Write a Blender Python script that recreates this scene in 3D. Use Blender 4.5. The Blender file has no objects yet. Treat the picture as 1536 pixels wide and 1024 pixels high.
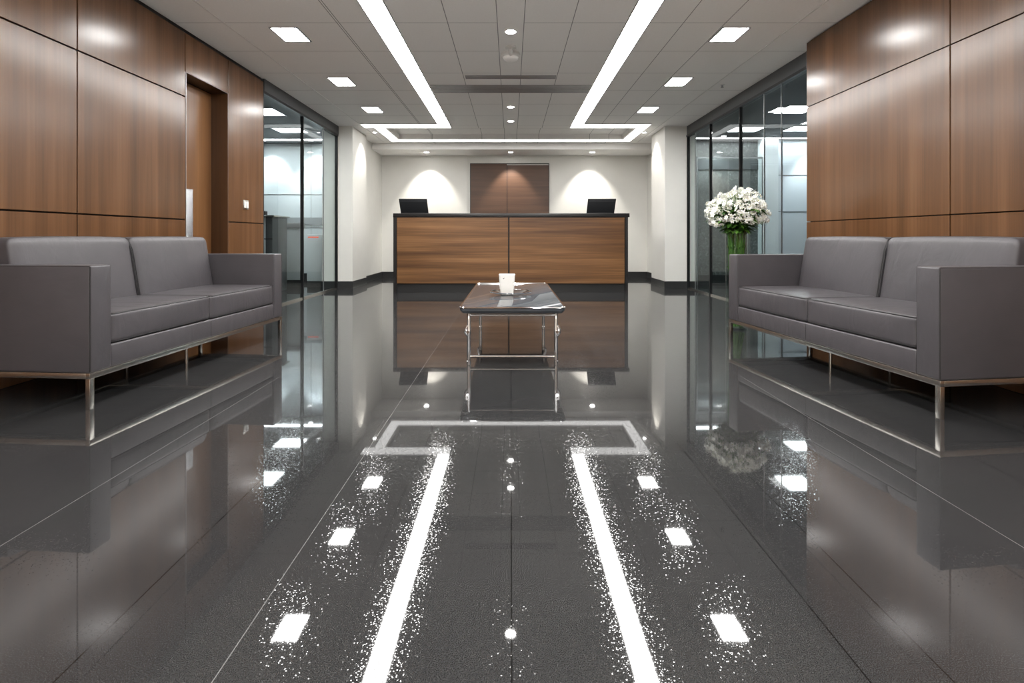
import bpy, bmesh, math, random
from mathutils import Vector, Matrix, Euler
random.seed(7)
C = bpy.context.scene.collection
PI = math.pi
F = 750.0            # focal length in pixels of a 1536 px wide frame
H = 0.86             # eye height
ZC = 2.70            # main ceiling
ZB = 2.58            # lower ceiling by the back wall

# ------------------------------------------------------------------ materials
MATS = {}
def newmat(name):
    m = bpy.data.materials.new(name); m.use_nodes = True
    nt = m.node_tree; nt.nodes.clear()
    out = nt.nodes.new('ShaderNodeOutputMaterial')
    MATS[name] = m
    return m, nt, out
def N(nt, t, **kw):
    n = nt.nodes.new(t)
    for k, v in kw.items(): setattr(n, k, v)
    return n
def setin(n, **kw):
    for k, v in kw.items(): n.inputs[k.replace('_', ' ')].default_value = v
def L(nt, a, b): nt.links.new(a, b)
def math_node(nt, op, a, b=None):
    n = N(nt, 'ShaderNodeMath', operation=op)
    for i, v in enumerate((a, b)):
        if v is None: continue
        if isinstance(v, (int, float)): n.inputs[i].default_value = v
        else: L(nt, v, n.inputs[i])
    return n.outputs[0]
def ramp(nt, src, stops):
    r = N(nt, 'ShaderNodeValToRGB'); e = r.color_ramp.elements
    e[0].position, e[0].color = stops[0][0], (*stops[0][1], 1)
    e[1].position, e[1].color = stops[-1][0], (*stops[-1][1], 1)
    for p, c in stops[1:-1]:
        x = e.new(p); x.color = (*c, 1)
    L(nt, src, r.inputs[0]); return r.outputs[0]
def noise(nt, vec, scale, detail=4, rough=.55, dist=0.0):
    n = N(nt, 'ShaderNodeTexNoise'); setin(n, Scale=scale, Detail=detail, Roughness=rough, Distortion=dist)
    L(nt, vec, n.inputs['Vector']); return n.outputs['Fac']
def mapped(nt, scale, coord='Object'):
    tc = N(nt, 'ShaderNodeTexCoord'); mp = N(nt, 'ShaderNodeMapping')
    mp.inputs['Scale'].default_value = scale
    L(nt, tc.outputs[coord], mp.inputs['Vector']); return mp.outputs[0]
def mixc(nt, fac, a, b, blend='MIX'):
    n = N(nt, 'ShaderNodeMix', data_type='RGBA', blend_type=blend)
    for s, v in ((n.inputs['Factor'], fac), (n.inputs['A'], a), (n.inputs['B'], b)):
        if isinstance(v, (int, float)): s.default_value = v
        elif isinstance(v, tuple): s.default_value = (*v, 1)
        else: L(nt, v, s)
    return n.outputs['Result']

def plain(name, col, rough=.5, metal=0.0, bump=0.0, bscale=300, ior=1.5, coat=0.0, var=0.0, vscale=4):
    m, nt, out = newmat(name)
    b = N(nt, 'ShaderNodeBsdfPrincipled'); L(nt, b.outputs[0], out.inputs[0])
    setin(b, Base_Color=(*col, 1), Roughness=rough, Metallic=metal, IOR=ior, Coat_Weight=coat)
    v = mapped(nt, (1, 1, 1))
    if var:
        f = noise(nt, v, vscale)
        L(nt, ramp(nt, f, [(.25, tuple(c*(1-var) for c in col)), (.75, tuple(min(1, c*(1+var)) for c in col))]), b.inputs['Base Color'])
    if bump:
        f = noise(nt, v, bscale, 3)
        bp = N(nt, 'ShaderNodeBump'); setin(bp, Strength=bump, Distance=.002)
        L(nt, f, bp.inputs['Height']); L(nt, bp.outputs[0], b.inputs['Normal'])
    return m

def wood(name, axis, dark, mid, light, rough, scale=1.0, bands=1.0, ior=1.5, con=1.9):
    """axis = grain direction 'y' / 'z' / 'x'; streaks run along it"""
    m, nt, out = newmat(name)
    b = N(nt, 'ShaderNodeBsdfPrincipled'); L(nt, b.outputs[0], out.inputs[0])
    def sc(along, across):
        return tuple(along if a == axis else across for a in 'xyz')
    v1 = mapped(nt, sc(.25*scale, 7*scale)); v2 = mapped(nt, sc(1.2*scale, 60*scale)); v3 = mapped(nt, sc(.8*scale, 260*scale))
    a = noise(nt, v1, 1.0, 3, .5, .15); c = noise(nt, v2, 1.0, 3, .6); d = noise(nt, v3, 1.0, 2, .6)
    s = math_node(nt, 'ADD', math_node(nt, 'MULTIPLY', a, .62*bands), math_node(nt, 'ADD', math_node(nt, 'MULTIPLY', c, .24), math_node(nt, 'MULTIPLY', d, .14)))
    s = math_node(nt, 'ADD', math_node(nt, 'MULTIPLY', math_node(nt, 'SUBTRACT', s, .5*(.62*bands+.38)), con), .5)
    L(nt, ramp(nt, s, [(.12, dark), (.5, mid), (.88, light)]), b.inputs['Base Color'])
    setin(b, Roughness=rough, IOR=ior)
    bp = N(nt, 'ShaderNodeBump'); setin(bp, Strength=.06, Distance=.001)
    L(nt, d, bp.inputs['Height']); L(nt, bp.outputs[0], b.inputs['Normal'])
    return m

def emit(name, col, strength):
    m, nt, out = newmat(name)
    e = N(nt, 'ShaderNodeEmission'); setin(e, Color=(*col, 1), Strength=strength); L(nt, e.outputs[0], out.inputs[0])
    return m

def glass(name, tint, ior=1.45, extra=0.0, gain=1.0):
    m, nt, out = newmat(name)
    t = N(nt, 'ShaderNodeBsdfTransparent'); setin(t, Color=(*tint, 1))
    g = N(nt, 'ShaderNodeBsdfGlossy'); setin(g, Roughness=0.0, Color=(.95, 1, 1, 1))
    f = N(nt, 'ShaderNodeFresnel'); setin(f, IOR=ior)
    x = N(nt, 'ShaderNodeMixShader')
    gm = N(nt, 'ShaderNodeNewGeometry'); front = math_node(nt, 'SUBTRACT', 1.0, gm.outputs['Backfacing'])
    L(nt, math_node(nt, 'MULTIPLY', math_node(nt, 'MULTIPLY', math_node(nt, 'ADD', f.outputs[0], extra), front), gain), x.inputs[0]); L(nt, t.outputs[0], x.inputs[1]); L(nt, g.outputs[0], x.inputs[2])
    L(nt, x.outputs[0], out.inputs[0]); return m

def line_mask(nt, coord, positions, hw):
    tot = None
    for p in positions:
        d = math_node(nt, 'ABSOLUTE', math_node(nt, 'SUBTRACT', coord, p))
        k = math_node(nt, 'LESS_THAN', d, hw)
        tot = k if tot is None else math_node(nt, 'MAXIMUM', tot, k)
    return tot

def floor_mat():
    m, nt, out = newmat('polished_dark_granite')
    tc = N(nt, 'ShaderNodeTexCoord'); P = tc.outputs['Object']
    sep = N(nt, 'ShaderNodeSeparateXYZ'); L(nt, P, sep.inputs[0])
    v = mapped(nt, (1, 1, 1))
    cl = noise(nt, v, 1.1, 4); fine = noise(nt, v, 420, 2, .6)
    base = ramp(nt, cl, [(.3, (.022, .022, .023)), (.7, (.032, .032, .032))])
    sp = ramp(nt, fine, [(.35, (.55, .55, .55)), (.65, (1.45, 1.45, 1.45))])
    base = mixc(nt, 1.0, base, sp, 'MULTIPLY')
    dk = math_node(nt, 'MAXIMUM', line_mask(nt, sep.outputs[0], (-1.8, -.883, .695, .857, 0.002, 1.8, 3.4, -3.4), .0016),
                   line_mask(nt, sep.outputs[1], (-.2, 2.1, 4.36, 6.62, 8.9), .0016))
    lt = line_mask(nt, sep.outputs[0], (-.577, -1.42, 1.42), .0013)
    base = mixc(nt, dk, base, (.006, .006, .006)); base = mixc(nt, lt, base, (.13, .13, .13))
    vo = N(nt, 'ShaderNodeTexVoronoi'); setin(vo, Scale=460.0); L(nt, P, vo.inputs['Vector'])
    g = N(nt, 'ShaderNodeNewGeometry')
    s1 = N(nt, 'ShaderNodeVectorMath', operation='SUBTRACT'); L(nt, vo.outputs['Color'], s1.inputs[0]); s1.inputs[1].default_value = (.5, .5, .5)
    s2 = N(nt, 'ShaderNodeVectorMath', operation='MULTIPLY'); L(nt, s1.outputs[0], s2.inputs[0]); s2.inputs[1].default_value = (FLAKE, FLAKE, 0)
    s3 = N(nt, 'ShaderNodeVectorMath', operation='ADD'); L(nt, s2.outputs[0], s3.inputs[0]); L(nt, g.outputs['Normal'], s3.inputs[1])
    s4 = N(nt, 'ShaderNodeVectorMath', operation='NORMALIZE'); L(nt, s3.outputs[0], s4.inputs[0])
    b1 = N(nt, 'ShaderNodeBsdfPrincipled'); setin(b1, Roughness=.028, IOR=1.56)
    b2 = N(nt, 'ShaderNodeBsdfPrincipled'); setin(b2, Roughness=.05, IOR=1.56)
    L(nt, base, b1.inputs['Base Color']); L(nt, base, b2.inputs['Base Color']); L(nt, s4.outputs[0], b2.inputs['Normal'])
    sc = N(nt, 'ShaderNodeSeparateColor'); L(nt, vo.outputs['Color'], sc.inputs[0])
    fac = math_node(nt, 'MULTIPLY', math_node(nt, 'GREATER_THAN', sc.outputs[2], .78), .75)
    x = N(nt, 'ShaderNodeMixShader'); L(nt, fac, x.inputs[0]); L(nt, b1.outputs[0], x.inputs[1]); L(nt, b2.outputs[0], x.inputs[2])
    L(nt, x.outputs[0], out.inputs[0]); return m
FLAKE = .062

def ceiling_mat():
    m, nt, out = newmat('ceiling_tiles')
    tc = N(nt, 'ShaderNodeTexCoord'); sep = N(nt, 'ShaderNodeSeparateXYZ'); L(nt, tc.outputs['Object'], sep.inputs[0])
    X, Y = sep.outputs[0], sep.outputs[1]
    xl = line_mask(nt, X, (-.115, .115, -.542, .53, -1.475, -1.495, 1.487, 1.85), .0035)
    yy = math_node(nt, 'ABSOLUTE', math_node(nt, 'SUBTRACT', math_node(nt, 'FRACT', math_node(nt, 'DIVIDE', math_node(nt, 'ADD', Y, 20.0-4.30+.33-.2), .66)), .5))
    yl = math_node(nt, 'LESS_THAN', yy, .0042)
    chan = math_node(nt, 'GREATER_THAN', math_node(nt, 'ABSOLUTE', X), .115)
    yl = math_node(nt, 'MULTIPLY', yl, chan)
    ln = math_node(nt, 'MAXIMUM', xl, yl)
    nz = noise(nt, tc.outputs['Object'], 60, 3)
    base = ramp(nt, nz, [(.3, (.90, .89, .87)), (.7, (.93, .92, .90))])
    b = N(nt, 'ShaderNodeBsdfPrincipled'); setin(b, Roughness=.85)
    L(nt, mixc(nt, ln, base, (.30, .30, .30)), b.inputs['Base Color']); L(nt, b.outputs[0], out.inputs[0]); return m

def leather_mat():
    m, nt, out = newmat('taupe_grey_leather')
    b = N(nt, 'ShaderNodeBsdfPrincipled'); L(nt, b.outputs[0], out.inputs[0])
    v = mapped(nt, (1, 1, 1)); a = noise(nt, v, 3.0, 4)
    L(nt, ramp(nt, a, [(.3, (.056, .052, .057)), (.7, (.070, .064, .070))]), b.inputs['Base Color'])
    setin(b, Roughness=.42, IOR=1.45)
    vw = mapped(nt, (9, 2.2, 5)); w = noise(nt, vw, 1.0, 3, .5, .8); f = noise(nt, v, 420, 3)
    h = math_node(nt, 'ADD', math_node(nt, 'MULTIPLY', w, 2.4), math_node(nt, 'MULTIPLY', f, .16))
    bp = N(nt, 'ShaderNodeBump'); setin(bp, Strength=.35, Distance=.006); L(nt, h, bp.inputs['Height']); L(nt, bp.outputs[0], b.inputs['Normal'])
    return m

def stone_mat():
    m, nt, out = newmat('speckled_grey_stone')
    b = N(nt, 'ShaderNodeBsdfPrincipled'); L(nt, b.outputs[0], out.inputs[0])
    v = mapped(nt, (1, 1, 1)); a = noise(nt, v, 2.0, 5); f = noise(nt, v, 32, 5, .75)
    c1 = ramp(nt, a, [(.3, (.060, .064, .062)), (.7, (.125, .130, .126))]); c2 = ramp(nt, f, [(.35, (.45, .45, .45)), (.58, (1.0, 1, 1)), (.72, (3.4, 3.4, 3.4))])
    L(nt, mixc(nt, 1.0, c1, c2, 'MULTIPLY'), b.inputs['Base Color']); setin(b, Roughness=.55); return m

def speckle_steel():
    m, nt, out = newmat('hammered_steel')
    b = N(nt, 'ShaderNodeBsdfPrincipled'); L(nt, b.outputs[0], out.inputs[0]); setin(b, Metallic=1.0, Roughness=.22, Base_Color=(.62, .64, .67, 1))
    v = mapped(nt, (1, 1, 1)); f = noise(nt, v, 130, 3, .7)
    bp = N(nt, 'ShaderNodeBump'); setin(bp, Strength=.8, Distance=.006); L(nt, f, bp.inputs['Height']); L(nt, bp.outputs[0], b.inputs['Normal']); return m

M_floor = floor_mat(); M_ceil = ceiling_mat(); M_leather = leather_mat(); M_stone = stone_mat(); M_hammer = speckle_steel()
M_wallwood = wood('walnut_panel_vertical_grain', 'z', (.062, .028, .012), (.110, .050, .021), (.158, .076, .034), .235)
M_doorwood = wood('walnut_door', 'z', (.080, .034, .012), (.150, .066, .024), (.220, .105, .042), .30)
M_framewood = wood('darker_door_frame_wood', 'z', (.030, .013, .005), (.060, .026, .010), (.085, .040, .016), .35)  # same brown hues as the door leaf, set darker
M_deskwood = wood('walnut_desk_horizontal_grain', 'x', (.060, .024, .008), (.136, .062, .021), (.236, .118, .048), .38, bands=1.15, con=3.0)
M_artwood = wood('walnut_back_panel', 'x', (.052, .022, .010), (.080, .036, .017), (.110, .052, .026), .45, scale=2.0)
M_backing = plain('dark_shadow_gap', (.012, .010, .009), .8)
M_white = plain('white_paint', (.74, .73, .69), .6, var=.02, bump=.03)
M_ceilw = plain('white_ceiling_paint', (.91, .90, .88), .8, var=.02)
M_black = plain('black_satin', (.012, .011, .011), .35, bump=.02)
M_blackmat = plain('black_plinth', (.010, .010, .010), .55)
M_base = plain('dark_grey_skirting', (.028, .029, .030), .3, bump=.02)
M_chrome = plain('polished_chrome', (.82, .83, .85), .07, 1.0)
M_steel = plain('brushed_steel', (.60, .58, .54), .24, 1.0, bump=.04, bscale=900)
M_alu = plain('grey_aluminium', (.42, .42, .43), .35, .85)
M_darkmetal = plain('dark_bronze_frame', (.022, .023, .024), .35, .6)
M_header = plain('grey_metal_header', (.085, .087, .09), .4, .3, var=.03)
M_piping = plain('black_piping', (.012, .011, .012), .45)
M_thread = plain('grey_thread', (.25, .24, .25), .6)
M_glass = glass('blue_green_partition_glass', (.90, .932, .928), 1.45, 0, .6)
M_clear = glass('clear_glass', (.95, .985, .97), 1.45, .01)
M_dish = glass('smoky_clear_glass', (.86, .82, .79), 1.5, .10)
M_tabletop = plain('smoked_glass_top', (.060, .068, .078), .03, ior=1.55)
M_ceramic = plain('white_ceramic', (.80, .79, .76), .25, coat=.2)
M_plastic_w = plain('white_plastic', (.74, .73, .71), .4)
M_plastic_k = plain('black_plastic', (.024, .026, .029), .42, bump=.05, bscale=500)
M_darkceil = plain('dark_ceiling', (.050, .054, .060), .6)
M_palewall = plain('pale_blue_white_panel', (.62, .67, .69), .45, var=.02)
M_bluepanel = plain('pale_blue_wall', (.50, .55, .59), .4, var=.02)
M_grey = plain('mid_grey_panel', (.30, .32, .33), .4, var=.06, bump=.05)
M_dgrey = plain('dark_grey_panel', (.05, .053, .056), .35)
M_bouncefloor = plain('pale_bounce_floor', (.78, .76, .73), .4, var=.05)  # for the added floor that reflects light up to the ceiling
M_petal = plain('white_petal', (.86, .86, .82), .5)
M_pollen = plain('yellow_green_centre', (.50, .52, .12), .6)
M_leaf = plain('green_leaf', (.040, .120, .014), .42, var=.5, vscale=9)
M_stem = plain('green_stem', (.070, .175, .022), .45, var=.35, vscale=9)
M_mark = plain('dark_print', (.03, .03, .03), .5)
M_red = emit('red_indicator', (1.0, .10, .04), .45)
E_STRIP = emit('warm_white_light_diffuser', (1.0, .985, .96), 16.0)
E_BAR = emit('dimmed_light_bar_diffuser', (1.0, .985, .96), 1.15)
E_PANEL = emit('white_panel_diffuser', (1.0, .99, .97), 19.0)
E_DOWN = emit('downlight_lens', (1.0, .98, .95), 24.0)
E_SIDE = emit('cool_panel_diffuser', (.94, .98, 1.0), 11.0)

# ------------------------------------------------------------------ mesh helpers
def merge(bm, tmp):
    me = bpy.data.meshes.new('t'); tmp.to_mesh(me); tmp.free(); bm.from_mesh(me); bpy.data.meshes.remove(me)
def box(bm, x0, x1, y0, y1, z0, z1, bev=0.0, seg=2):
    t = bmesh.new(); bmesh.ops.create_cube(t, size=1)
    for v in t.verts:
        v.co = Vector((x0 if v.co.x < 0 else x1, y0 if v.co.y < 0 else y1, z0 if v.co.z < 0 else z1))
    if bev: bmesh.ops.bevel(t, geom=t.edges[:], offset=bev, segments=seg, profile=.5, affect='EDGES')
    bmesh.ops.recalc_face_normals(t, faces=t.faces[:])
    merge(bm, t); return bm
def prism(bm, poly, axis, a0, a1, bev=0.0, seg=2):
    """poly = 2-D outline; axis names the extrusion direction"""
    t = bmesh.new()
    def p3(u, v, a):
        return {'x': (a, u, v), 'y': (u, a, v), 'z': (u, v, a)}[axis]
    lo = [t.verts.new(p3(u, v, a0)) for u, v in poly]; hi = [t.verts.new(p3(u, v, a1)) for u, v in poly]
    t.faces.new(lo); t.faces.new(hi[::-1])
    for i in range(len(poly)):
        j = (i+1) % len(poly); t.faces.new((lo[i], hi[i], hi[j], lo[j]))
    bmesh.ops.recalc_face_normals(t, faces=t.faces[:])
    if bev:
        bmesh.ops.bevel(t, geom=t.edges[:], offset=bev, segments=seg, profile=.5, affect='EDGES')
    merge(bm, t); return bm
def tube(bm, pts, r, n=10, closed=False, cap=True):
    pts = [Vector(p) for p in pts]; rings = []; k = len(pts)
    rad = r if isinstance(r, (list, tuple)) else [r]*k
    prev = None
    for i, p in enumerate(pts):
        a = pts[(i-1) % k] if (closed or i > 0) else p
        b = pts[(i+1) % k] if (closed or i < k-1) else p
        d = (b-a).normalized()
        if prev is None:
            u = d.orthogonal().normalized()
        else:
            u = prev - d*prev.dot(d)
            u = u.normalized() if u.length > 1e-6 else d.orthogonal().normalized()
        prev = u; w = d.cross(u)
        rings.append([bm.verts.new(p + (u*math.cos(2*PI*j/n) + w*math.sin(2*PI*j/n))*rad[i]) for j in range(n)])
    for i in range(k if closed else k-1):
        A, B = rings[i], rings[(i+1) % k]
        off = 0
        if closed and i == k-1:
            off = min(range(n), key=lambda o: (B[o].co-A[0].co).length)
        for j in range(n):
            bm.faces.new((A[j], A[(j+1) % n], B[(j+1+off) % n], B[(j+off) % n]))
    if cap and not closed:
        bm.faces.new(rings[0][::-1]); bm.faces.new(rings[-1])
    return bm
def lathe(bm, prof, n=32, c=(0, 0, 0)):
    c = Vector(c); rings = []
    for r, z in prof:
        if r < 1e-6: rings.append([bm.verts.new(c+Vector((0, 0, z)))])
        else: rings.append([bm.verts.new(c+Vector((r*math.cos(2*PI*j/n), r*math.sin(2*PI*j/n), z))) for j in range(n)])
    for A, B in zip(rings, rings[1:]):
        for j in range(n):
            q = [A[j % len(A)], A[(j+1) % n % len(A)] if len(A) > 1 else A[0], B[(j+1) % n] if len(B) > 1 else B[0], B[j] if len(B) > 1 else B[0]]
            u = []
            for v in q:
                if v not in u: u.append(v)
            if len(u) > 2: bm.faces.new(u)
    bmesh.ops.recalc_face_normals(bm, faces=bm.faces[:])
    return bm
def soft_box(sx, sy, sz, r, n=14, deform=None):
    """rounded upholstery block with half sizes sx, sy, sz; deform(u, v, w, co) moves the points"""
    t = bmesh.new(); bmesh.ops.create_cube(t, size=2)
    bmesh.ops.subdivide_edges(t, edges=t.edges[:], cuts=n, use_grid_fill=True)
    for v in t.verts:
        u = [math.copysign(abs(c)**.55, c) for c in v.co]
        p = Vector((u[0]*sx, u[1]*sy, u[2]*sz))
        q = Vector((max(-(sx-r), min(sx-r, p.x)), max(-(sy-r), min(sy-r, p.y)), max(-(sz-r), min(sz-r, p.z))))
        d = p-q
        if d.length > 1e-7: p = q+d.normalized()*min(r, max(d.length, r if max(abs(c) for c in v.co) > .999 else d.length))
        if deform: p = deform(u[0], u[1], u[2], p)
        v.co = p
    bmesh.ops.recalc_face_normals(t, faces=t.faces[:])
    return t
def move(bm, dx, dy, dz):
    for v in bm.verts: v.co += Vector((dx, dy, dz))
    return bm
def obj(name, bm, mat, parent=None, smooth=True, loc=None, angle=38):
    me = bpy.data.meshes.new(name); bm.to_mesh(me); bm.free()
    me.materials.append(mat)
    if smooth:
        for p in me.polygons: p.use_smooth = True
        me.set_sharp_from_angle(angle=math.radians(angle))
    o = bpy.data.objects.new(name, me); C.objects.link(o)
    if parent: o.parent = parent
    if loc: o.location = loc
    return o
def nb(): return bmesh.new()
def B(*a, **k): return box(bmesh.new(), *a, **k)
def thing(name, label, cat, loc=(0, 0, 0), rz=0.0, group=None):
    o = bpy.data.objects.new(name, None); C.objects.link(o); o.empty_display_size = .1
    o.location = loc; o.rotation_euler = (0, 0, rz); o['label'] = label; o['category'] = cat
    if group: o['group'] = group
    return o
def tag(o, label, cat, group=None):
    o['label'] = label; o['category'] = cat
    if group: o['group'] = group
    return o
def struct(name, bm, mat, parent=None, smooth=False):
    o = obj(name, bm, mat, parent, smooth)
    if not parent: o['kind'] = 'structure'
    return o
def sempty(name, loc=(0, 0, 0)):
    o = bpy.data.objects.new(name, None); C.objects.link(o); o.location = loc; o['kind'] = 'structure'; return o
def dup(root, loc, rz, label, group=None):
    r = root.copy(); C.objects.link(r); r.location = loc; r.rotation_euler = (0, 0, rz); r['label'] = label
    if group: r['group'] = group
    for ch in list(root.children):
        c = ch.copy(); C.objects.link(c); c.parent = r
        for g in list(ch.children):
            d = g.copy(); C.objects.link(d); d.parent = c
    return r

# ------------------------------------------------------------------ setting: floor, ceiling, walls
XL, XR = -2.87, 2.79            # faces of the wood walls
YB = 10.60                      # back wall
YN = -5.0                       # wall behind the camera
struct('floor', B(-9, 9, .45, 12, -.12, 0), M_floor)
struct('floor_bounce', B(-3.2, 3.2, YN, .45, -.12, 0), M_bouncefloor)  # unseen pale floor, added to bounce strip light onto the ceiling

c = nb()
box(c, -3.06, 3.06, YN, 8.47, ZC, ZC+.06)
box(c, -3.06, -2.10, 8.47, 9.42, ZC, ZC+.06); box(c, 2.10, 3.06, 8.47, 9.42, ZC, ZC+.06)
box(c, -3.06, 3.06, 9.42, 9.88, ZC, ZC+.06)
box(c, -2.13, 2.13, 8.44, 9.45, ZC+.09, ZC+.12)
for a in ((-2.13, -2.10, 8.44, 9.45), (2.10, 2.13, 8.44, 9.45), (-2.10, 2.10, 8.44, 8.47), (-2.10, 2.10, 9.42, 9.45)):
    box(c, *a, ZC+.055, ZC+.10)
cl = struct('ceiling', c, M_ceil)
c = nb(); prism(c, [(9.85, ZB), (YB+.2, ZB), (YB+.2, ZB+.05), (9.88, ZB+.05), (9.88, ZC+.03), (9.85, ZC+.03)], 'x', -3.06, 3.06)
obj('lower_ceiling', c, M_ceilw, cl, False)
for sx in (-1, 1):                                   # bright metal T-bars along the ceiling edge
    obj('ceiling_rail', B(sx*2.465-.006, sx*2.465+.006, YN, 9.7, ZC-.006, ZC+.004), M_plastic_w, cl, False)

# wall behind camera
struct('wall_front', B(-3.2, 3.2, YN-.15, YN, 0, ZC+.06), M_doorwood)

# left wood wall
d0, d1, dh = 4.41, 5.083, 2.318
wl = nb()
box(wl, XL-.30, XL-.022, YN, d0, 0, ZC); box(wl, XL-.30, XL-.022, d1, 5.80, 0, ZC); box(wl, XL-.30, XL-.022, d0, d1, dh+.01, ZC)
wl = struct('wall_left', wl, M_backing)
g = .005
ys = [.11, 1.21, 2.26, 3.312, d0]
obj('white_bounce_wall', B(XL-.022, XL, YN, .11, 0, ZC), M_white, wl, False)  # unseen white stretch behind the camera, added as a light reflector
zu, zl, zt = 2.095, 1.012, ZC-.035
for a, b in zip(ys, ys[1:]):
    for z0, z1 in ((0.0, zl), (zl, zu), (zu, zt)):
        obj('wood_panel', B(XL-.022, XL, a+g, b-g, z0+(g if z0 else .002), z1-g, bev=.0015, seg=1), M_wallwood, wl, False)
obj('wood_panel', B(XL-.022, XL, d0+g, d1-g, dh, zt-g, bev=.0015, seg=1), M_wallwood, wl, False)
obj('wood_panel', B(XL-.022, XL, d1+g, 5.80, zl+g, zt-g, bev=.0015, seg=1), M_wallwood, wl, False)
obj('wood_panel', B(XL-.022, XL, d1+g, 5.80, .002, zl-g, bev=.0015, seg=1), M_wallwood, wl, False)
obj('end_panel', B(XL-.30, XL-.001, 5.801, 5.815, 0, zt), M_backing, wl, False)
# door recess
dr = sempty('door_1', (XL-.17, (d0+d1)/2, 0))
w = (d1-d0)/2
obj('door_leaf', B(-.045, 0, -w+.004, w-.004, .006, dh-.012, bev=.002, seg=1), M_doorwood, dr, False)
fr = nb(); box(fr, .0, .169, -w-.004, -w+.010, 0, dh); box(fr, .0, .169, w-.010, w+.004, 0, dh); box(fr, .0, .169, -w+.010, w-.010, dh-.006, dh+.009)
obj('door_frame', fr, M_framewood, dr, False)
obj('steel_edge_trim', B(.150, .171, -w+.010, -w+.014, 0, dh-.006), M_alu, dr, False)
hd = obj('door_handle', B(.032, .048, -w+.150, -w+.300, .30, 1.305, bev=.003), M_hammer, dr)
for z in (.45, 1.15):
    obj('handle_standoff', tube(nb(), [(-.002, -w+.225, z), (.034, -w+.225, z)], .012), M_steel, hd)

# right wood wall
wr = struct('wall_right', B(XR+.022, XR+.30, YN, 4.69, 0, ZC), M_backing)
ys = [.2, 1.69, 3.175, 4.713]
obj('white_bounce_wall', B(XR, XR+.022, YN, .2, 0, ZC), M_white, wr, False)  # right-hand white reflector, added out of view to brighten the ceiling
for a, b in zip(ys, ys[1:]):
    for z0, z1 in ((0.0, 1.0), (1.0, 2.078), (2.078, ZC-.012)):
        obj('wood_panel', B(XR, XR+.022, a+(g if a > .3 else 0), b-(g if b < 4.7 else 0), z0+(g*.7 if z0 else .002), z1-g*.7, bev=.0015, seg=1), M_wallwood, wr, False)
obj('end_panel', B(XR+.0225, XR+.30, 4.69, 4.713, 0, ZC-.012), M_white, wr, False)

# back wall
wb = struct('wall_back', B(-3.2, 3.2, YB, YB+.15, 0, ZB+.04), M_white)
obj('raised_wall_panel', B(-1.10, -.92, YB-.018, YB, .12, ZB), M_white, wb, False)
ap = nb(); box(ap, -.845, -.082, YB-.030, YB-.001, .125, 2.40); box(ap, -.070, .803, YB-.030, YB-.001, .125, 2.375)
obj('wood_panel', ap, M_artwood, wb, False)
pf = nb(); box(pf, -.857, -.845, YB-.034, YB, .125, 2.412); box(pf, .803, .815, YB-.034, YB, .125, 2.412); box(pf, -.845, .803, YB-.034, YB, 2.40, 2.412); box(pf, -.082, -.070, YB-.02, YB, .125, 2.375)
obj('panel_edge', pf, M_backing, wb, False)
struct('baseboard_back', B(-2.80, 2.93, YB-.016, YB, 0, .12), M_base)

# columns and side walls of the reception end
CF = 8.33
def column(side, xin, xside, xout):
    s = sempty('wall_%s_reception' % ('left' if side < 0 else 'right'))
    a, b = sorted((xin, xout))
    obj('column', B(a, b, CF, 9.12, 0, ZC), M_white, s, False)
    a, b = sorted((xside, xside+side*.16))
    obj('side_wall', B(a, b, 9.12, YB, 0, ZC), M_white, s, False)
    k = nb(); xi = xin-side*.012
    a, b = sorted((xi, xout)); box(k, a, b, CF-.012, CF, 0, .12)
    a, b = sorted((xi, xin)); box(k, a, b, CF, 9.132, 0, .12)
    a, b = sorted((xside-side*.012, xside)); box(k, a, b, 9.132, YB-.016, 0, .12)
    o = struct('baseboard_%s' % ('left' if side < 0 else 'right'), k, M_base)
column(-1, -2.635, -2.73, -3.14); column(1, 2.57, 2.90, 3.09)

# glazed partitions
def partition(name, x, y0, y1, mull, joints, hz0, hz1, hx0, hx1, side):
    w = sempty(name)
    e = [y0]+sorted(mull+joints)+[y1]
    for a, b in zip(e, e[1:]):
        obj('glass_pane', B(x-.006, x+.006, a+.003, b-.003, .022, hz0+.004), M_glass, w, False)
    for y in mull: obj('mullion', B(x-.022, x+.022, y-.011, y+.011, .0, hz0), M_darkmetal, w, False)
    for y in joints: obj('joint_clip', B(x-.008, x+.008, y-.0028, y+.0028, .022, hz0), M_alu, w, False)
    obj('header', B(hx0, hx1, y0, y1, hz0+.03, hz1), M_header, w, False)
    obj('header_channel', B(x-.03, x+.03, y0, y1, hz0, hz0+.03), M_darkmetal, w, False)
    obj('bottom_track', B(x-.016, x+.016, y0, y1, 0, .022), M_steel, w, False)
    obj('end_post', B(x-.022, x+.022, y1-.03, y1-.001, 0, hz0), M_darkmetal, w, False)
    obj('end_post', B(x-.022, x+.022, y0+.001, y0+.02, 0, hz0), M_darkmetal, w, False)
    return w
partition('window_1', -2.90, 5.816, CF, [6.95], [7.74], 2.53, ZC-.001, -2.98, -2.865, -1)
partition('window_2', 2.955, 4.714, CF, [7.38, 6.42], [8.0, 5.82, 5.45], 2.52, ZC-.001, 2.935, 3.05, 1)

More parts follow.
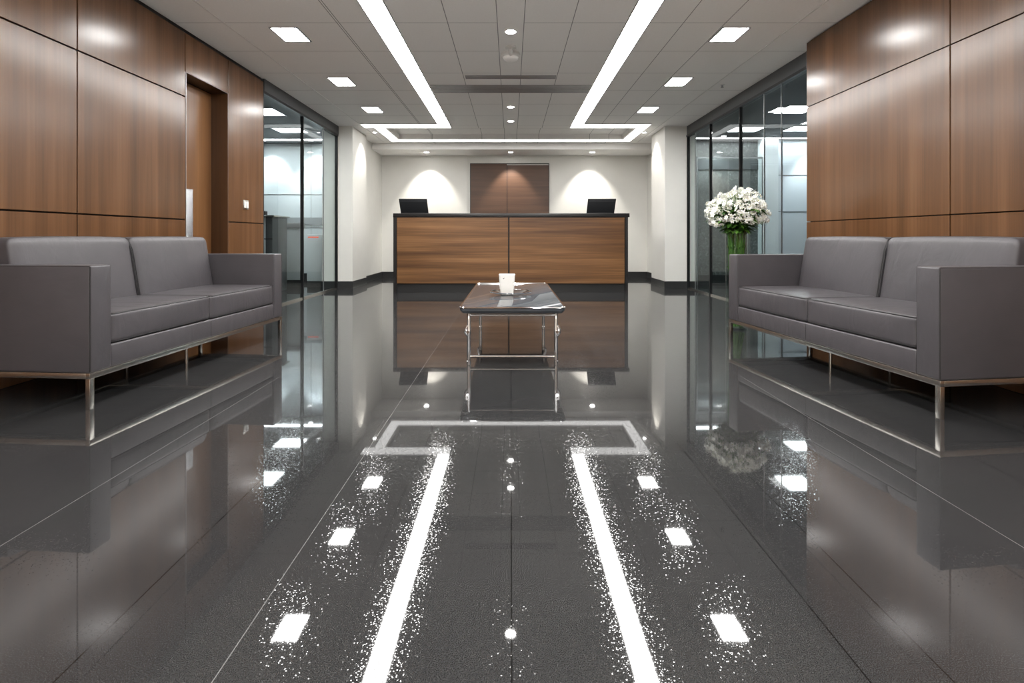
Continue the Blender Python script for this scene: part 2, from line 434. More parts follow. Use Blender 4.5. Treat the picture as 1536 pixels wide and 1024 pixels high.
# ------------------------------------------------------------------ ceiling fixtures
def panel_light(x, y, label, w=.225, l=.30):
    t = thing('ceiling_light', label, 'ceiling light', (x, y, ZC), 0, 'square ceiling panel lights')
    f = nb(); fw = .014
    for a in ((-w/2-fw, -w/2, -l/2-fw, l/2+fw), (w/2, w/2+fw, -l/2-fw, l/2+fw), (-w/2, w/2, -l/2-fw, -l/2), (-w/2, w/2, l/2, l/2+fw)):
        box(f, *a, -.006, .0)
    obj('frame', f, M_alu, t, False); obj('diffuser', B(-w/2, w/2, -l/2, l/2, -.003, 0), E_PANEL, t, False)
    return t
yy = [4.55, 5.93, 7.24]
nm = ['nearest to the sofas', 'middle one of its row', 'farthest, close to the reception end']
for x, sd in ((-2.0, 'left'), (1.985, 'right')):
    for y, q in zip(yy, nm):
        panel_light(x, y, 'square white ceiling panel light in the %s row, %s' % (sd, q))

def strip(name, label, rects, cat='light strip', dim=()):
    t = thing(name, label, cat, (0, 0, ZC), 0, 'linear ceiling light strips')
    d, f = nb(), nb()
    for x0, x1, y0, y1 in rects: box(d, x0, x1, y0, y1, -.004, 0)
    if rects: obj('diffuser', d, E_STRIP, t, False)
    else: d.free()
    if dim:
        d = nb()
        for x0, x1, y0, y1 in dim: box(d, x0, x1, y0, y1, -.004, 0)
        obj('cross_bar_diffuser', d, E_BAR, t, False)
    return t, f
def edge(f, x0, x1, y0, y1): box(f, x0, x1, y0, y1, -.008, 0)
e = .010
t, f = strip('light_strip', 'long white light strip left of centre, turning outward at its far end',
             [(-1.185, -1.0, -4.6, 8.16)], dim=[(-2.47, -1.0, 8.16, 8.44)])
edge(f, -1.185-e, -1.185, -4.6, 8.16-e); edge(f, -1.0, -1.0+e, -4.6, 8.44+e); edge(f, -2.47, -1.185, 8.16-e, 8.16); edge(f, -2.12, -1.0, 8.44, 8.44+e)
obj('frame', f, M_alu, t, False)
t, f = strip('light_strip', 'long white light strip right of centre, turning outward at its far end',
             [(1.0, 1.185, -4.6, 8.16)], dim=[(1.0, 2.30, 8.16, 8.44)])
edge(f, 1.185, 1.185+e, -4.6, 8.16-e); edge(f, 1.0-e, 1.0, -4.6, 8.44+e); edge(f, 1.185, 2.30, 8.16-e, 8.16); edge(f, 1.0, 2.12, 8.44, 8.44+e)
obj('frame', f, M_alu, t, False)
t, f = strip('light_strip', 'wide U shaped light strip across the ceiling before the back wall',
             [], dim=[(-2.30, -2.13, 8.442, 9.66), (2.13, 2.30, 8.442, 9.66), (-2.13, 2.13, 9.455, 9.66)])
edge(f, -2.30-e, -2.30, 8.45, 9.66+e); edge(f, 2.30, 2.30+e, 8.45, 9.66+e); edge(f, -2.30, 2.30, 9.66, 9.66+e)
obj('frame', f, M_alu, t, False)

def downlight(x, y, z, r, label, spot=None):
    t = thing('downlight', label, 'downlight', (x, y, z), 0, 'small round downlights')
    obj('trim_ring', lathe(nb(), [(r, -.003), (r, -.006), (r+.012, -.004), (r+.014, 0), (r, 0), (r, -.003)], 28), M_plastic_w, t)
    obj('lens', lathe(nb(), [(0, 0), (r, 0), (r, -.004), (0, -.004)], 28), E_DOWN, t)
    if spot:
        pw, ang, aim = spot
        l = bpy.data.lights.new('downlight_beam', 'SPOT'); l.energy = pw; l.spot_size = math.radians(ang); l.spot_blend = .55; l.shadow_soft_size = .03; l.color = (1, .95, .87)
        o = bpy.data.objects.new('downlight_beam', l); C.objects.link(o); o.parent = t; o.location = (0, 0, -.03)
        o.rotation_euler = Vector(aim).to_track_quat('-Z', 'Y').to_euler()
    return t
downlight(0, 4.48, ZC, .047, 'round downlight nearest the camera in the central ceiling channel', (40, 70, (0, 0, -1)))
downlight(0, 7.08, ZC, .047, 'middle round downlight in the central ceiling channel')
downlight(0, 7.95, ZC, .047, 'far round downlight in central channel, before the light bars')
SP = 34
downlight(-1.71, 10.16, ZB, .05, 'round downlight washing the white back wall left of the desk', (SP, 78, (0, .36, -1)))
downlight(0.0, 10.16, ZB, .045, 'round downlight above the wood panel behind the desk', (SP, 76, (0, .36, -1)))
downlight(1.66, 10.16, ZB, .05, 'round downlight washing the white back wall right of the desk', (SP, 78, (0, .36, -1)))
downlight(-2.40, 8.82, ZC, .03, 'tiny downlight beside the left white column', (16, 75, (-.30, .0, -1)))
downlight(2.36, 8.82, ZC, .03, 'tiny downlight beside the right white column', (16, 75, (.30, .0, -1)))

def vent(x0, x1, y0, y1, label, n):
    t = thing('air_vent', label, 'air vent', ((x0+x1)/2, (y0+y1)/2, ZC)); hx, hy = (x1-x0)/2, (y1-y0)/2
    obj('backing', B(-hx, hx, -hy, hy, -.004, 0), M_grey, t, False)
    for k in range(n):
        y = -hy+.01+(2*hy-.02)*k/(n-1)
        obj('slat', B(-hx, hx, y-.006, y+.006, -.012, -.004), M_alu, t, False)
vent(-.985, .985, 6.06, 6.36, 'wide grey slotted air vent spanning between the two long light strips', 7)
vent(-.52, .52, 5.70, 5.80, 'narrow grey slotted air vent in front of the wide one', 3)
# ceiling sensor under the centre channel
t = thing('ceiling_camera', 'white dome camera with a short neck under the central ceiling channel', 'camera', (.0, 5.02, ZC))
obj('mount_plate', lathe(nb(), [(0, 0), (.055, 0), (.055, -.012), (.02, -.018), (0, -.018)], 28), M_plastic_w, t, loc=(0, -.18, 0))
obj('neck', tube(nb(), [(0, -.18, -.012), (0, -.15, -.03), (0, -.06, -.035), (0, 0, -.03)], .018), M_plastic_w, t)
obj('housing', lathe(nb(), [(0, 0), (.092, 0), (.098, -.012), (.096, -.03), (.085, -.04), (0, -.04)], 36), M_plastic_w, t)
obj('dome', lathe(nb(), [(.080, -.039), (.074, -.055), (.055, -.070), (.028, -.078), (0, -.080)], 36), M_ceilw, t)
t = thing('sprinkler_head', 'tiny white sprinkler head on the right edge of the ceiling', 'sprinkler', (2.56, 6.05, ZC))
obj('escutcheon', lathe(nb(), [(0, 0), (.028, 0), (.024, -.008), (0, -.008)], 20), M_plastic_w, t)
obj('nozzle', lathe(nb(), [(0, -.006), (.010, -.006), (.010, -.03), (.018, -.032), (.018, -.036), (0, -.036)], 16), M_alu, t)
# wall switch
t = thing('wall_switch', 'small steel double switch plate on the wood panel beside the door', 'switch', (XL, 5.41, 1.206))
obj('plate', B(.0, .008, -.05, .05, -.05, .05, bev=.002), M_steel, t)
for y in (-.024, .024): obj('rocker', B(.008, .014, y-.018, y+.018, -.034, .034, bev=.002), M_plastic_w, t)

# ------------------------------------------------------------------ sofas
def make_sofa(label):
    LX, D = .905, .37
    s = thing('sofa', label, 'sofa', (0, 0, 0), 0, 'grey leather two seat sofas')
    z0, z1 = .152, .180
    r = nb()
    for a in ((-LX, LX, -D, -D+.025), (-LX, LX, D-.025, D), (-LX, -LX+.025, -D+.025, D-.025), (LX-.025, LX, -D+.025, D-.025), (-.0125, .0125, -D+.025, D-.025)):
        box(r, *a, z0, z1, bev=.002)
    obj('frame_rail', r, M_steel, s)
    for x in (-LX+.0125, LX-.0125):
        for y in (-D+.0125, D-.0125):
            obj('leg', B(x-.0125, x+.0125, y-.0125, y+.0125, 0, z0, bev=.002), M_steel, s)
    for y in (-.19, .24):
        obj('middle_leg', tube(nb(), [(0, y, 0), (0, y, z0)], .009, 12), M_steel, s)
    AW = .125
    obj('base', B(-LX+AW+.001, LX-AW-.001, -D+.004, D-.03, z1, .300, bev=.010, seg=3), M_leather, s)
    bs = nb(); tube(bs, [(.0, -D+.0035, .188), (.0, -D+.0035, .292)], .0012, 6); obj('base_seam', bs, M_piping, s)
    for sx in (-1, 1):
        a, b = sorted((sx*LX, sx*(LX-AW)))
        ar = obj('armrest', soft_arm(a, b, -D, D, z1, .716), M_leather, s)
        p = nb(); xo = sx*(LX-.004)
        tube(p, [(xo, -D+.004, z1+.006), (xo, -D+.004, .712)], .0034, 6)
        tube(p, [(xo, -D+.006, .712), (xo, D-.01, .712)], .0026, 6)
        obj('piping', p, M_piping, ar)
        p = nb(); xo = sx*(LX-AW+.004)
        tube(p, [(xo, -D+.004, .30), (xo, -D+.004, .712)], .0016, 6)
        obj('seam', p, M_piping, ar)
    W = (LX-AW)/2
    for sx in (-1, 1):
        cx = sx*W
        hx, hy, hz = W-.0015, .285, .080
        def df(u, v, w, p):
            k = (1-u*u)*(1-v*v)
            if w > 0: p.z += .010*k
            p.z += .004*math.sin(7*u+3*v)*(1-abs(u))*(1-abs(v))
            if v < 0: p.y -= .008*(1-u*u)*(1-w*w)
            return p
        cu = soft_box(hx, hy, hz, .022, 16, df); move(cu, cx, -D+.005+hy, .382)
        cu = obj('seat_cushion', cu, M_leather, s, angle=80)
        p = nb(); ex, ey = hx-.006, hy-.006
        for zz in (.382+hz-.006, .382-hz+.007):
            loop = []
            rr = .02
            for qx, qy, a0 in ((ex-rr, -ey+rr, -PI/2), (ex-rr, ey-rr, 0), (-ex+rr, ey-rr, PI/2), (-ex+rr, -ey+rr, PI)):
                for k in range(4):
                    an = a0+PI/2*k/3; loop.append((cx+qx+rr*math.cos(an), -D+.005+hy+qy+rr*math.sin(an), zz))
            tube(p, loop, .0048 if zz > .4 else .003, 6, closed=True)
        obj('piping', p, M_piping, cu)
        # back cushion: wedge, thick at the seat, rounded top
        hx2, hy2, hz2 = W-.0015, .095, .225
        def db(u, v, w, p):
            k = (w+1)/2
            yb = hy2
            p.y = yb-(yb-p.y)*(1.0-.42*k)
            if v < 0: p.y -= .010*(1-u*u)*(1-w*w)
            p.z += .006*(1-u*u)*(1 if w > .9 else 0)
            return p
        bc = soft_box(hx2, hy2, hz2, .040, 16, db); move(bc, cx, D-.045-hy2, .632)
        bc = obj('back_cushion', bc, M_leather, s, angle=80)
        p = nb(); xs = cx-sx*(hx2-.004)
        prof = []
        for k in range(13):
            z = .40+(.842-.40)*k/12; kk = (z-.407)/.45
            prof.append((xs, D-.045-2*hy2*(1-.42*kk)+.002-.0*kk + (0.018*max(0, (k-10)/2))**1, z))
        prof += [(xs, D-.045-.055, .855), (xs, D-.07, .857)]
        tube(p, prof, .0036, 6); obj('piping', p, M_piping, bc)
    obj('back_frame', B(-LX+AW+.001, LX-AW-.001, D-.045, D, z1, .815, bev=.010, seg=3), M_leather, s)
    return s
def soft_arm(x0, x1, y0, y1, z0, z1):
    bm = nb(); box(bm, x0, x1, y0, y1, z0, z1, bev=.011, seg=3); return bm
def sofa_pose(n, f, side):
    """front rail ends (near, far) on the floor -> centre and rotation"""
    n, f = Vector(n), Vector(f); d = (f-n).normalized(); mid = (n+f)/2
    back = Vector((-d.y, d.x)) if side < 0 else Vector((d.y, -d.x))
    cpos = mid+back*.37
    ang = math.atan2(d.y, d.x) if side < 0 else math.atan2(-d.y, -d.x)
    return (cpos.x, cpos.y, 0), ang
s1 = make_sofa('grey leather two seat sofa on steel legs by the left wood wall')
loc, ang = sofa_pose((-2.090, 2.495), (-1.962, 4.28), -1)
s1.location = loc; s1.rotation_euler = (0, 0, ang)
loc, ang = sofa_pose((2.025, 2.345), (1.809, 4.165), 1)
dup(s1, loc, ang, 'grey leather two seat sofa on steel legs by the right wood wall, flowers behind it')

# ------------------------------------------------------------------ coffee table, cup, dish
tx, ty0, ty1, tz = .012, 3.37, 5.16, .385
t = thing('coffee_table', 'low rectangular coffee table with dark mirror top and chrome tube legs', 'coffee table', (tx, (ty0+ty1)/2, 0))
hw, hl = .360, (ty1-ty0)/2
def plate(bm, rows):
    """rows = (half width, half length, z) stacked upward, rounded corners"""
    rr = .03; rings = []
    for w_, l_, z in rows:
        ring = []
        for qx, qy, a0 in ((w_-rr, -l_+rr, -PI/2), (w_-rr, l_-rr, 0), (-w_+rr, l_-rr, PI/2), (-w_+rr, -l_+rr, PI)):
            for k in range(6):
                an = a0+PI/2*k/5; ring.append(bm.verts.new((qx+rr*math.cos(an), qy+rr*math.sin(an), z)))
        rings.append(ring)
    for A, Bq in zip(rings, rings[1:]):
        for j in range(len(A)):
            k = (j+1) % len(A); bm.faces.new((A[j], A[k], Bq[k], Bq[j]))
    bm.faces.new(rings[0][::-1]); bm.faces.new(rings[-1]); return bm
obj('tabletop', plate(nb(), [(hw-.045, hl-.045, tz-.048), (hw-.018, hl-.018, tz-.044), (hw-.004, hl-.004, tz-.026), (hw-.003, hl-.003, tz-.006), (hw-.010, hl-.010, tz-.0005)]), M_tabletop, t, angle=30)
rim = nb(); lp = []
rr = .03
for qx, qy, a0 in ((hw-.004-rr, -hl+.004+rr, -PI/2), (hw-.004-rr, hl-.004-rr, 0), (-hw+.004+rr, hl-.004-rr, PI/2), (-hw+.004+rr, -hl+.004+rr, PI)):
    for k in range(6):
        an = a0+PI/2*k/5; lp.append((qx+rr*math.cos(an), qy+rr*math.sin(an), tz-.004))
tube(rim, lp, .0062, 8, closed=True)
obj('rim', rim, M_chrome, t)
zt_ = tz-.048
for yl in (-hl+.05, hl-.42):
    for sx in (-1, 1):
        x = sx*.298
        lg = obj('leg', lathe(nb(), [(0, .0), (.015, .0), (.015, .012), (.008, .016), (.008, .02), (.0135, .022), (.0135, .19), (.015, .195), (.0155, .235), (.012, .245), (.0125, zt_), (0, zt_)], 20), M_chrome, t, loc=(x, yl, 0))
        k = nb(); tube(k, [(0, 0, .255), (sx*.012, 0, .245), (sx*.021, -.002, .225), (sx*.020, -.002, .205), (sx*.010, 0, .188), (0, 0, .178)], [.010, .012, .0125, .0125, .011, .009], 12)
        tube(k, [(sx*.006, -.024, .214), (sx*.006, .02, .214)], .010, 12)
        obj('knuckle', k, M_chrome, lg)
    if yl > 0: continue
    obj('lower_rail', tube(nb(), [(-.298, yl, .042), (.298, yl, .042)], .0105, 14), M_chrome, t)
    obj('upper_rail', tube(nb(), [(-.298, yl, zt_-.012), (.298, yl, zt_-.012)], .0085, 14), M_chrome, t)

dish_pos = (.0, 4.10, tz)
t = thing('glass_dish', 'shallow round clear glass dish under the white cup on coffee table', 'dish', dish_pos)
obj('bowl', lathe(nb(), [(0, 0), (.085, 0), (.10, .004), (.145, .018), (.168, .024), (.168, .029), (.142, .024), (.098, .010), (.08, .006), (0, .006)], 48), M_dish, t)
obj('rim', lathe(nb(), [(.162, .0235), (.172, .023), (.174, .031), (.164, .0315), (.162, .0235)], 48), M_chrome, t)
def rrect(hx, hy, r, n=5):
    out = []
    for qx, qy, a0 in ((hx-r, -hy+r, -PI/2), (hx-r, hy-r, 0), (-hx+r, hy-r, PI/2), (-hx+r, -hy+r, PI)):
        for k in range(n): an = a0+PI/2*k/(n-1); out.append((qx+r*math.cos(an), qy+r*math.sin(an)))
    return out
t = thing('cup', 'tall square white ceramic cup standing in the glass dish', 'cup', (-.030, 4.10, tz+.0065))
cp = nb(); rings = []
for hx, z in ((.050, 0), (.052, .003), (.061, .08), (.0655, .155), (.0660, .160), (.0635, .1605), (.058, .152), (.050, .04), (.046, .012)):
    rings.append([cp.verts.new((u, v, z)) for u, v in rrect(hx, hx, .016)])
for A, Bq in zip(rings, rings[1:]):
    for j in range(len(A)): k = (j+1) % len(A); cp.faces.new((A[j], A[k], Bq[k], Bq[j]))
cp.faces.new(rings[0][::-1]); cp.faces.new(rings[-1])
obj('cup_body', cp, M_ceramic, t, angle=50)
def onface(x, z): return (x, -(.052+(.0655-.052)*z/.155)-.0006, z)
for pts, rad in (([(-.032, .136), (-.028, .130), (-.026, .1305), (-.020, .137)], [.0013, .0026, .0026, .0012]), ([(.008, .082), (.014, .076), (.024, .073)], .0013)):
    obj('printed_mark', tube(nb(), [onface(*p) for p in pts], rad, 6), M_mark, t)

# ------------------------------------------------------------------ reception desk and laptops
DF = 7.72
t = thing('reception_desk', 'long reception desk of horizontal walnut boards with black top and ends', 'reception desk', (0, DF, 0))
dx0, dx1, dtop = -1.812, 1.812, 1.222
obj('countertop', B(dx0-.002, dx1+.022, -.012, .56, 1.163, dtop, bev=.003), M_black, t)
obj('side_panel', B(dx0, dx0+.052, -.002, .80, 0.0, 1.163), M_black, t, False)
obj('side_panel', B(dx1-.040, dx1, -.002, .80, 0.0, 1.163), M_black, t, False)
obj('front_panel', B(dx0+.055, -.040, .0, .022, .140, 1.160, bev=.002), M_deskwood, t, False)
obj('front_panel', B(-.018, dx1-.052, .0, .022, .140, 1.160, bev=.002), M_deskwood, t, False)
obj('carcass', B(dx0+.054, dx1-.042, .0225, .045, .140, 1.162), M_blackmat, t, False)
obj('plinth', B(dx0+.054, dx1-.042, .035, .075, 0, .139), M_blackmat, t, False)
obj('work_surface', B(dx0+.053, dx1-.041, .10, .78, .71, .74), M_black, t, False)
def make_laptop(label, loc, w):
    t = thing('laptop', label, 'laptop', loc, 0, 'laptops on the reception desk')
    obj('keyboard_base', B(-w/2, w/2, 0, .26, 0, .016, bev=.004), M_plastic_k, t)
    th = math.radians(54); ln = .265
    lid = B(-w/2, w/2, -.007, .007, 0, ln, bev=.006, seg=3)
    bmesh.ops.rotate(lid, verts=lid.verts[:], cent=(0, 0, 0), matrix=Matrix.Rotation(PI/2-th, 3, 'X'))
    move(lid, 0, .008, .016); ld = obj('lid', lid, M_plastic_k, t)
    ln_ = B(-w/2+.02, w/2-.02, -.0095, -.0065, ln-.045, ln-.030, bev=.001, seg=1)
    bmesh.ops.rotate(ln_, verts=ln_.verts[:], cent=(0, 0, 0), matrix=Matrix.Rotation(PI/2-th, 3, 'X')); move(ln_, 0, .008, .016)
    obj('trim_line', ln_, M_alu if False else M_header, ld)
    obj('hinge', tube(nb(), [(-w/2+.04, .004, .014), (w/2-.04, .004, .014)], .008, 10), M_plastic_k, t)
    return t
lp1 = make_laptop('black laptop with open lid at the left end of the desk', (-1.525, DF+.22, dtop), .44)
dup(lp1, (1.425, DF+.22, dtop), 0, 'black laptop with open lid at the right end of the desk')

# ------------------------------------------------------------------ flowers in a tall vase
vx, vy = 2.105, 4.66
t = thing('vase', 'tall clear glass cylinder vase full of green stems behind right sofa', 'vase', (vx, vy, 0))
obj('glass_body', lathe(nb(), [(0, 0), (.088, 0), (.092, .01), (.094, .5), (.098, .93), (.0935, .93), (.089, .5), (.086, .022), (0, .020)], 40), M_clear, t)
def floret(bm_p, bm_c, pos, nrm, size):
    nrm = nrm.normalized(); u = nrm.orthogonal().normalized(); u.rotate(Matrix.Rotation(random.random()*6.28, 3, nrm)); w = nrm.cross(u)
    for k in range(6):
        a = k*PI/3+random.uniform(-.12, .12); d = u*math.cos(a)+w*math.sin(a); s = -u*math.sin(a)+w*math.cos(a)
        l = size*random.uniform(.85, 1.1); wd = size*.23; up = random.uniform(.25, .6)
        p0 = pos; p1 = pos+d*l*.5+nrm*l*up*.55; p2 = pos+d*l+nrm*l*up*.5
        v = [bm_p.verts.new(q) for q in (p0, p1-s*wd, p2+s*wd*.12, p1+s*wd)]
        m = bm_p.verts.new(p1-nrm*size*.08)
        for i in range(4): bm_p.faces.new((v[i], v[(i+1) % 4], m))
    bmesh.ops.create_icosphere(bm_c, subdivisions=1, radius=size*.14, matrix=Matrix.Translation(pos+nrm*size*.12))
def blossom(q):
    """a cluster of small six petalled florets facing along the direction of quaternion q"""
    bp, bc = nb(), nb()
    for k in range(10):
        z = random.uniform(-.2, 1); a = random.random()*6.28; rr = math.sqrt(max(0, 1-z*z))
        d = q @ Vector((rr*math.cos(a), rr*math.sin(a), z)); floret(bp, bc, d*random.uniform(.022, .046), (d+Vector((random.uniform(-.5, .5), random.uniform(-.5, .5), random.uniform(-.3, .5)))), random.uniform(.022, .031))
    n0 = len(bp.faces); merge(bp, bc)
    me = bpy.data.meshes.new('blossom'); bp.to_mesh(me); bp.free(); me.materials.append(M_petal); me.materials.append(M_pollen)
    for p in me.polygons: p.material_index = 0 if p.index < n0 else 1
    return me
def leaf(bm, pos, d, l, w):
    d = d.normalized(); s = d.cross(Vector((0, 0, 1)))
    s = s.normalized() if s.length > .01 else Vector((1, 0, 0)); up = s.cross(d)
    dr = Vector((0, 0, -l*.25))
    pts = [pos, pos+d*l*.35-s*w+up*l*.05, pos+d*l*.35+s*w+up*l*.05, pos+d*l*.7-s*w*.8+dr*.4, pos+d*l*.7+s*w*.8+dr*.4, pos+d*l+dr]
    ctr = [pos+d*l*.35-up*l*.02, pos+d*l*.7-up*l*.03+dr*.4]
    v = [bm.verts.new(p) for p in pts]; cm = [bm.verts.new(p) for p in ctr]
    for f in ((v[0], v[1], cm[0]), (v[0], cm[0], v[2]), (v[1], v[3], cm[1], cm[0]), (cm[0], cm[1], v[4], v[2]), (v[3], v[5], cm[1]), (cm[1], v[5], v[4])): bm.faces.new(f)
NF = 72
ga = PI*(3-math.sqrt(5))
cz = 1.065
for i in range(NF):
    q = (i+.5)/NF
    el = -.55+1.55*q                          # -0.30 .. 1.0 (sine of elevation)
    rr = math.sqrt(max(0, 1-min(1, el)**2)); a = i*ga+random.uniform(-.2, .2)
    k = random.uniform(.84, 1.04)
    p = Vector((vx+.238*rr*math.cos(a)*k, vy+.22*rr*math.sin(a)*k, cz+(.205 if el > 0 else .12)*el*k+(random.uniform(-.022, .022))))
    out = Vector((p.x-vx, p.y-vy, (p.z-cz)*1.3+.05)).normalized()
    fo = bpy.data.objects.new('flower', blossom(out.to_track_quat('Z', 'Y'))); C.objects.link(fo)
    fo.location = p; inv = Matrix.Identity(3)
    tag(fo, 'white flower cluster in the tall glass vase behind the right sofa', 'flower', 'white flowers in the glass vase')
    # stem runs from the vase floor through its neck up to the blossom
    an = math.atan2(p.y-vy, p.x-vx); rb = random.uniform(.01, .07); rn = .080*math.sqrt(random.random()); a2 = an+random.uniform(-.5, .5)
    base_ = Vector((vx+rb*math.cos(an+PI), vy+rb*math.sin(an+PI), .03)); mid_ = Vector((vx+rn*.9*math.cos(a2+.5), vy+rn*.9*math.sin(a2+.5), .55)); nk = Vector((vx+rn*math.cos(a2), vy+rn*math.sin(a2), .93))
    path = []
    ctl = [base_, mid_, nk, nk.lerp(p, .55)+Vector((0, 0, .03)), p]
    for s in range(len(ctl)-1):
        for u in (0, .5): path.append(ctl[s].lerp(ctl[s+1], u))
    path.append(p)
    st = nb(); tube(st, [inv @ (x-p) for x in path], .0038, 5)
    for x in path[2:-1]:
        for _ in range(6 if x.z > .85 else 5):
            th = random.random()*6.28
            inside = x.z < .92
            ln = random.uniform(.035, .065) if inside else random.uniform(.06, .11)
            dd = Vector((math.cos(th)*(.25 if inside else 1), math.sin(th)*(.25 if inside else 1), random.uniform(.5, 1.0) if inside else random.uniform(-.35, .5)))
            if inside and (x+dd.normalized()*ln-Vector((vx, vy, x.z))).xy.length > .0855: continue
            lb = nb(); leaf(lb, x, dd, ln, ln*.17)
            for vv in lb.verts: vv.co = inv @ (vv.co-p)
            merge(st, lb)
    obj('stem', st, M_leaf if i % 2 else M_stem, fo)

# ------------------------------------------------------------------ office behind the left glass
lo = nb()
so = sempty('wall_left_office')
obj('rear_wall', B(-8.0, -3.15, 9.9, 10.05, 0, ZC), M_palewall, so, False)
obj('side_wall', B(-8.15, -8.0, 3.2, 10.05, 0, ZC), M_palewall, so, False)
obj('near_wall', B(-8.0, -3.18, 3.05, 3.2, 0, ZC), M_palewall, so, False)
k = nb()
for z in (1.05, 1.70): box(k, -8, -3.15, 9.893, 9.901, z-.004, z+.004)
for x in (-3.95, -5.3, -6.6): box(k, x-.004, x+.004, 9.893, 9.901, .14, ZC)
obj('panel_joint', k, M_grey, so, False)
obj('dado_band', B(-8, -3.15, 9.885, 9.899, 1.10, 1.24), M_grey, so, False)
obj('skirting', B(-8, -3.15, 9.884, 9.9, 0, .14), M_base, so, False)
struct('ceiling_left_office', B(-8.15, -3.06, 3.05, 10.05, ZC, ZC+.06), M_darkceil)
def office_panel(x, y, w, l, label):
    t = thing('ceiling_light', label, 'ceiling light', (x, y, ZC), 0, 'office ceiling lights seen through glass')
    f = nb()
    for a in ((-w/2-.02, -w/2, -l/2-.02, l/2+.02), (w/2, w/2+.02, -l/2-.02, l/2+.02), (-w/2, w/2, -l/2-.02, -l/2), (-w/2, w/2, l/2, l/2+.02)): box(f, *a, -.01, 0)
    obj('frame', f, M_alu, t, False); obj('diffuser', B(-w/2, w/2, -l/2, l/2, -.004, 0), E_SIDE, t, False)
office_panel(-3.62, 7.35, .42, .42, 'ceiling panel light behind the left glass, nearest to the wood wall')
office_panel(-3.80, 8.62, .46, .34, 'ceiling panel light in the middle behind the left glass')
office_panel(-4.3, 9.42, 2.1, .10, 'long thin ceiling light bar behind the left glass')
office_panel(-3.42, 9.78, .24, .12, 'small ceiling light near the rear wall behind the left glass')
def office_spot(x, y, pw, label, aim):
    t = thing('downlight', label, 'downlight', (x, y, ZC), 0, 'office downlights')
    obj('lens', lathe(nb(), [(0, 0), (.04, 0), (.04, -.005), (0, -.005)], 20), E_SIDE, t)
    l = bpy.data.lights.new('downlight_beam', 'SPOT'); l.energy = pw; l.spot_size = math.radians(80); l.spot_blend = .6; l.shadow_soft_size = .03; l.color = (.9, .97, 1)
    o = bpy.data.objects.new('downlight_beam', l); C.objects.link(o); o.parent = t; o.location = (0, 0, -.03); o.rotation_euler = Vector(aim).to_track_quat('-Z', 'Y').to_euler()
office_spot(-4.72, 9.55, 26, 'downlight washing the office wall behind the left glass, left one', (0, .4, -1))
office_spot(-3.82, 9.55, 26, 'downlight washing the office wall behind the left glass, right one', (0, .4, -1))
# reception counter behind the glass
t = thing('cabinet', 'grey cabinet with rounded front and steel top behind the left glass', 'cabinet', (-3.85, 7.9, 0))
obj('body', B(-.62, .10, -.25, .25, 0, 1.165, bev=.004), M_grey, t)
obj('corner_post', B(.10, .205, -.25, .25, 0, 1.165, bev=.004), M_dgrey, t)
obj('top', B(-.65, .24, -.28, .28, 1.165, 1.19, bev=.004), M_steel, t)
obj('band', B(-.625, .207, -.254, -.249, .82, .835), M_darkmetal, t)
for x, lb in ((-.24, 'small dark box on the cabinet behind the left glass, left one'), (-.05, 'small dark box on the cabinet behind the left glass, right one')):
    tag(obj('box', B(-.04, .04, -.04, .04, 0, .075, bev=.004), M_dgrey if x < -.1 else M_plastic_k, loc=(-3.85+x, 7.9, 1.19)), lb, 'box')
t = thing('display_screen', 'grey frosted standing screen behind the left glass next to the cabinet', 'screen', (-3.72, 8.6, 0))
obj('panel', B(-.20, .145, -.02, .02, .12, 1.02, bev=.002), M_grey, t)
obj('top_tray', B(-.22, .16, -.06, .06, 1.02, 1.10, bev=.006), M_alu, t)
obj('plinth', B(-.20, .145, -.05, .05, 0, .12), M_blackmat, t, False)
t = thing('access_gate', 'slim white access gate with red display behind the left glass', 'access gate', (-3.36, 8.62, 0))
obj('body', B(-.13, .13, -.06, .06, .10, .90, bev=.006), M_palewall, t)
obj('plinth', B(-.125, .125, -.055, .055, 0, .10), M_base, t, False)
obj('post', B(.135, .165, -.07, .07, 0, .90, bev=.003), M_darkmetal, t)
obj('red_display', B(-.11, .07, -.064, -.059, .845, .862), M_red, t, False)

# ------------------------------------------------------------------ room behind the right glass
so = sempty('wall_right_office')
obj('rear_stone_wall', B(3.10, 4.72, 9.55, 9.75, .0, ZC), M_stone, so, False)
obj('stone_band', B(3.10, 4.72, 9.53, 9.549, 2.14, 2.32), M_dgrey, so, False)
obj('pale_wall', B(4.98, 9.0, 9.50, 9.7, 0, ZC), M_bluepanel, so, False)
obj('return_wall', B(4.72, 4.98, 9.30, 9.7, 0, ZC), M_palewall, so, False)
k = nb()
for z in (1.335, 2.03): box(k, 4.98, 9.0, 9.493, 9.501, z-.005, z+.005)
for z in (1.20,): box(k, 3.10, 4.72, 9.543, 9.551, z-.004, z+.004)
obj('panel_joint', k, M_dgrey, so, False)
obj('side_wall', B(9.0, 9.15, 3.2, 9.7, 0, ZC), M_bluepanel, so, False)
obj('near_wall', B(3.10, 9.0, 3.05, 3.2, 0, ZC), M_bluepanel, so, False)
obj('skirting', B(3.10, 4.72, 9.535, 9.55, 0, .13), M_blackmat, so, False)
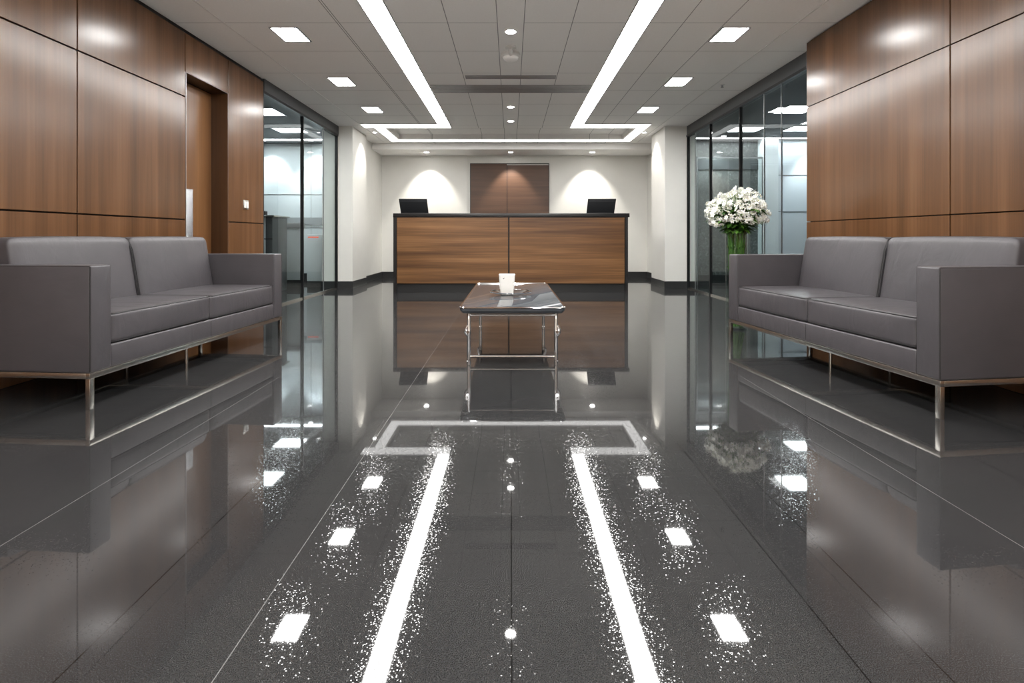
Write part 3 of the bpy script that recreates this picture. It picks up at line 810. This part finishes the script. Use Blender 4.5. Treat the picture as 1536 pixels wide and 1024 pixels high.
struct('ceiling_right_office', B(3.06, 9.15, 3.05, 9.75, ZC, ZC+.06), M_darkceil)
office_panel(4.12, 7.22, .42, .42, 'ceiling panel light behind the right glass, nearest to the wood wall')
office_panel(4.02, 8.55, .48, .36, 'ceiling panel light behind the right glass, above the flowers')
office_panel(4.95, 8.50, .46, .36, 'ceiling panel light behind the right glass, farthest to the right')
office_panel(4.5, 9.30, 2.8, .12, 'long thin ceiling light bar behind the right glass')
office_spot(5.75, 9.1, 34, 'downlight washing the pale panelled wall behind the right glass', (0, .4, -1))
office_spot(3.9, 9.15, 26, 'downlight washing the stone wall behind the right glass', (0, .4, -1))
t = thing('glass_doors', 'frameless inner glass doors in front of the stone wall behind right glass', 'door', (3.9, 8.95, 0))
for a, b in ((-.55, -.012), (.012, .60)):
    o = obj('door_leaf', B(a, b, -.005, .005, .012, 2.26), M_glass, t, False)
obj('top_rail', B(-.56, .61, -.018, .018, 2.26, 2.285), M_alu, t, False)
for x in (-.56, .605): obj('edge_channel', B(x-.006, x+.006, -.012, .012, 0, 2.26), M_alu, t, False)
for x in (-.05, .05): obj('door_handle', tube(nb(), [(x, -.045, .95), (x, -.045, 1.30)], .008, 10), M_steel, t)

# ------------------------------------------------------------------ world, camera, colour
wd = bpy.data.worlds.new('world'); bpy.context.scene.world = wd; wd.use_nodes = True
wd.node_tree.nodes['Background'].inputs[0].default_value = (.5, .52, .55, 1); wd.node_tree.nodes['Background'].inputs[1].default_value = .0
cam = bpy.data.cameras.new('camera'); co = bpy.data.objects.new('camera', cam); C.objects.link(co)
co.location = (0, 0, H); co.rotation_euler = (PI/2, 0, 0)
cam.sensor_fit = 'HORIZONTAL'; cam.sensor_width = 36; cam.lens = 36*F/1536
cam.shift_x = 2/1536; cam.shift_y = -157/1536; cam.clip_start = .05
sc = bpy.context.scene; sc.camera = co
sc.view_settings.view_transform = 'Standard'; sc.view_settings.look = 'None'; sc.view_settings.gamma = 1; sc.view_settings.use_curve_mapping = False
sc.view_settings.exposure = 1.5
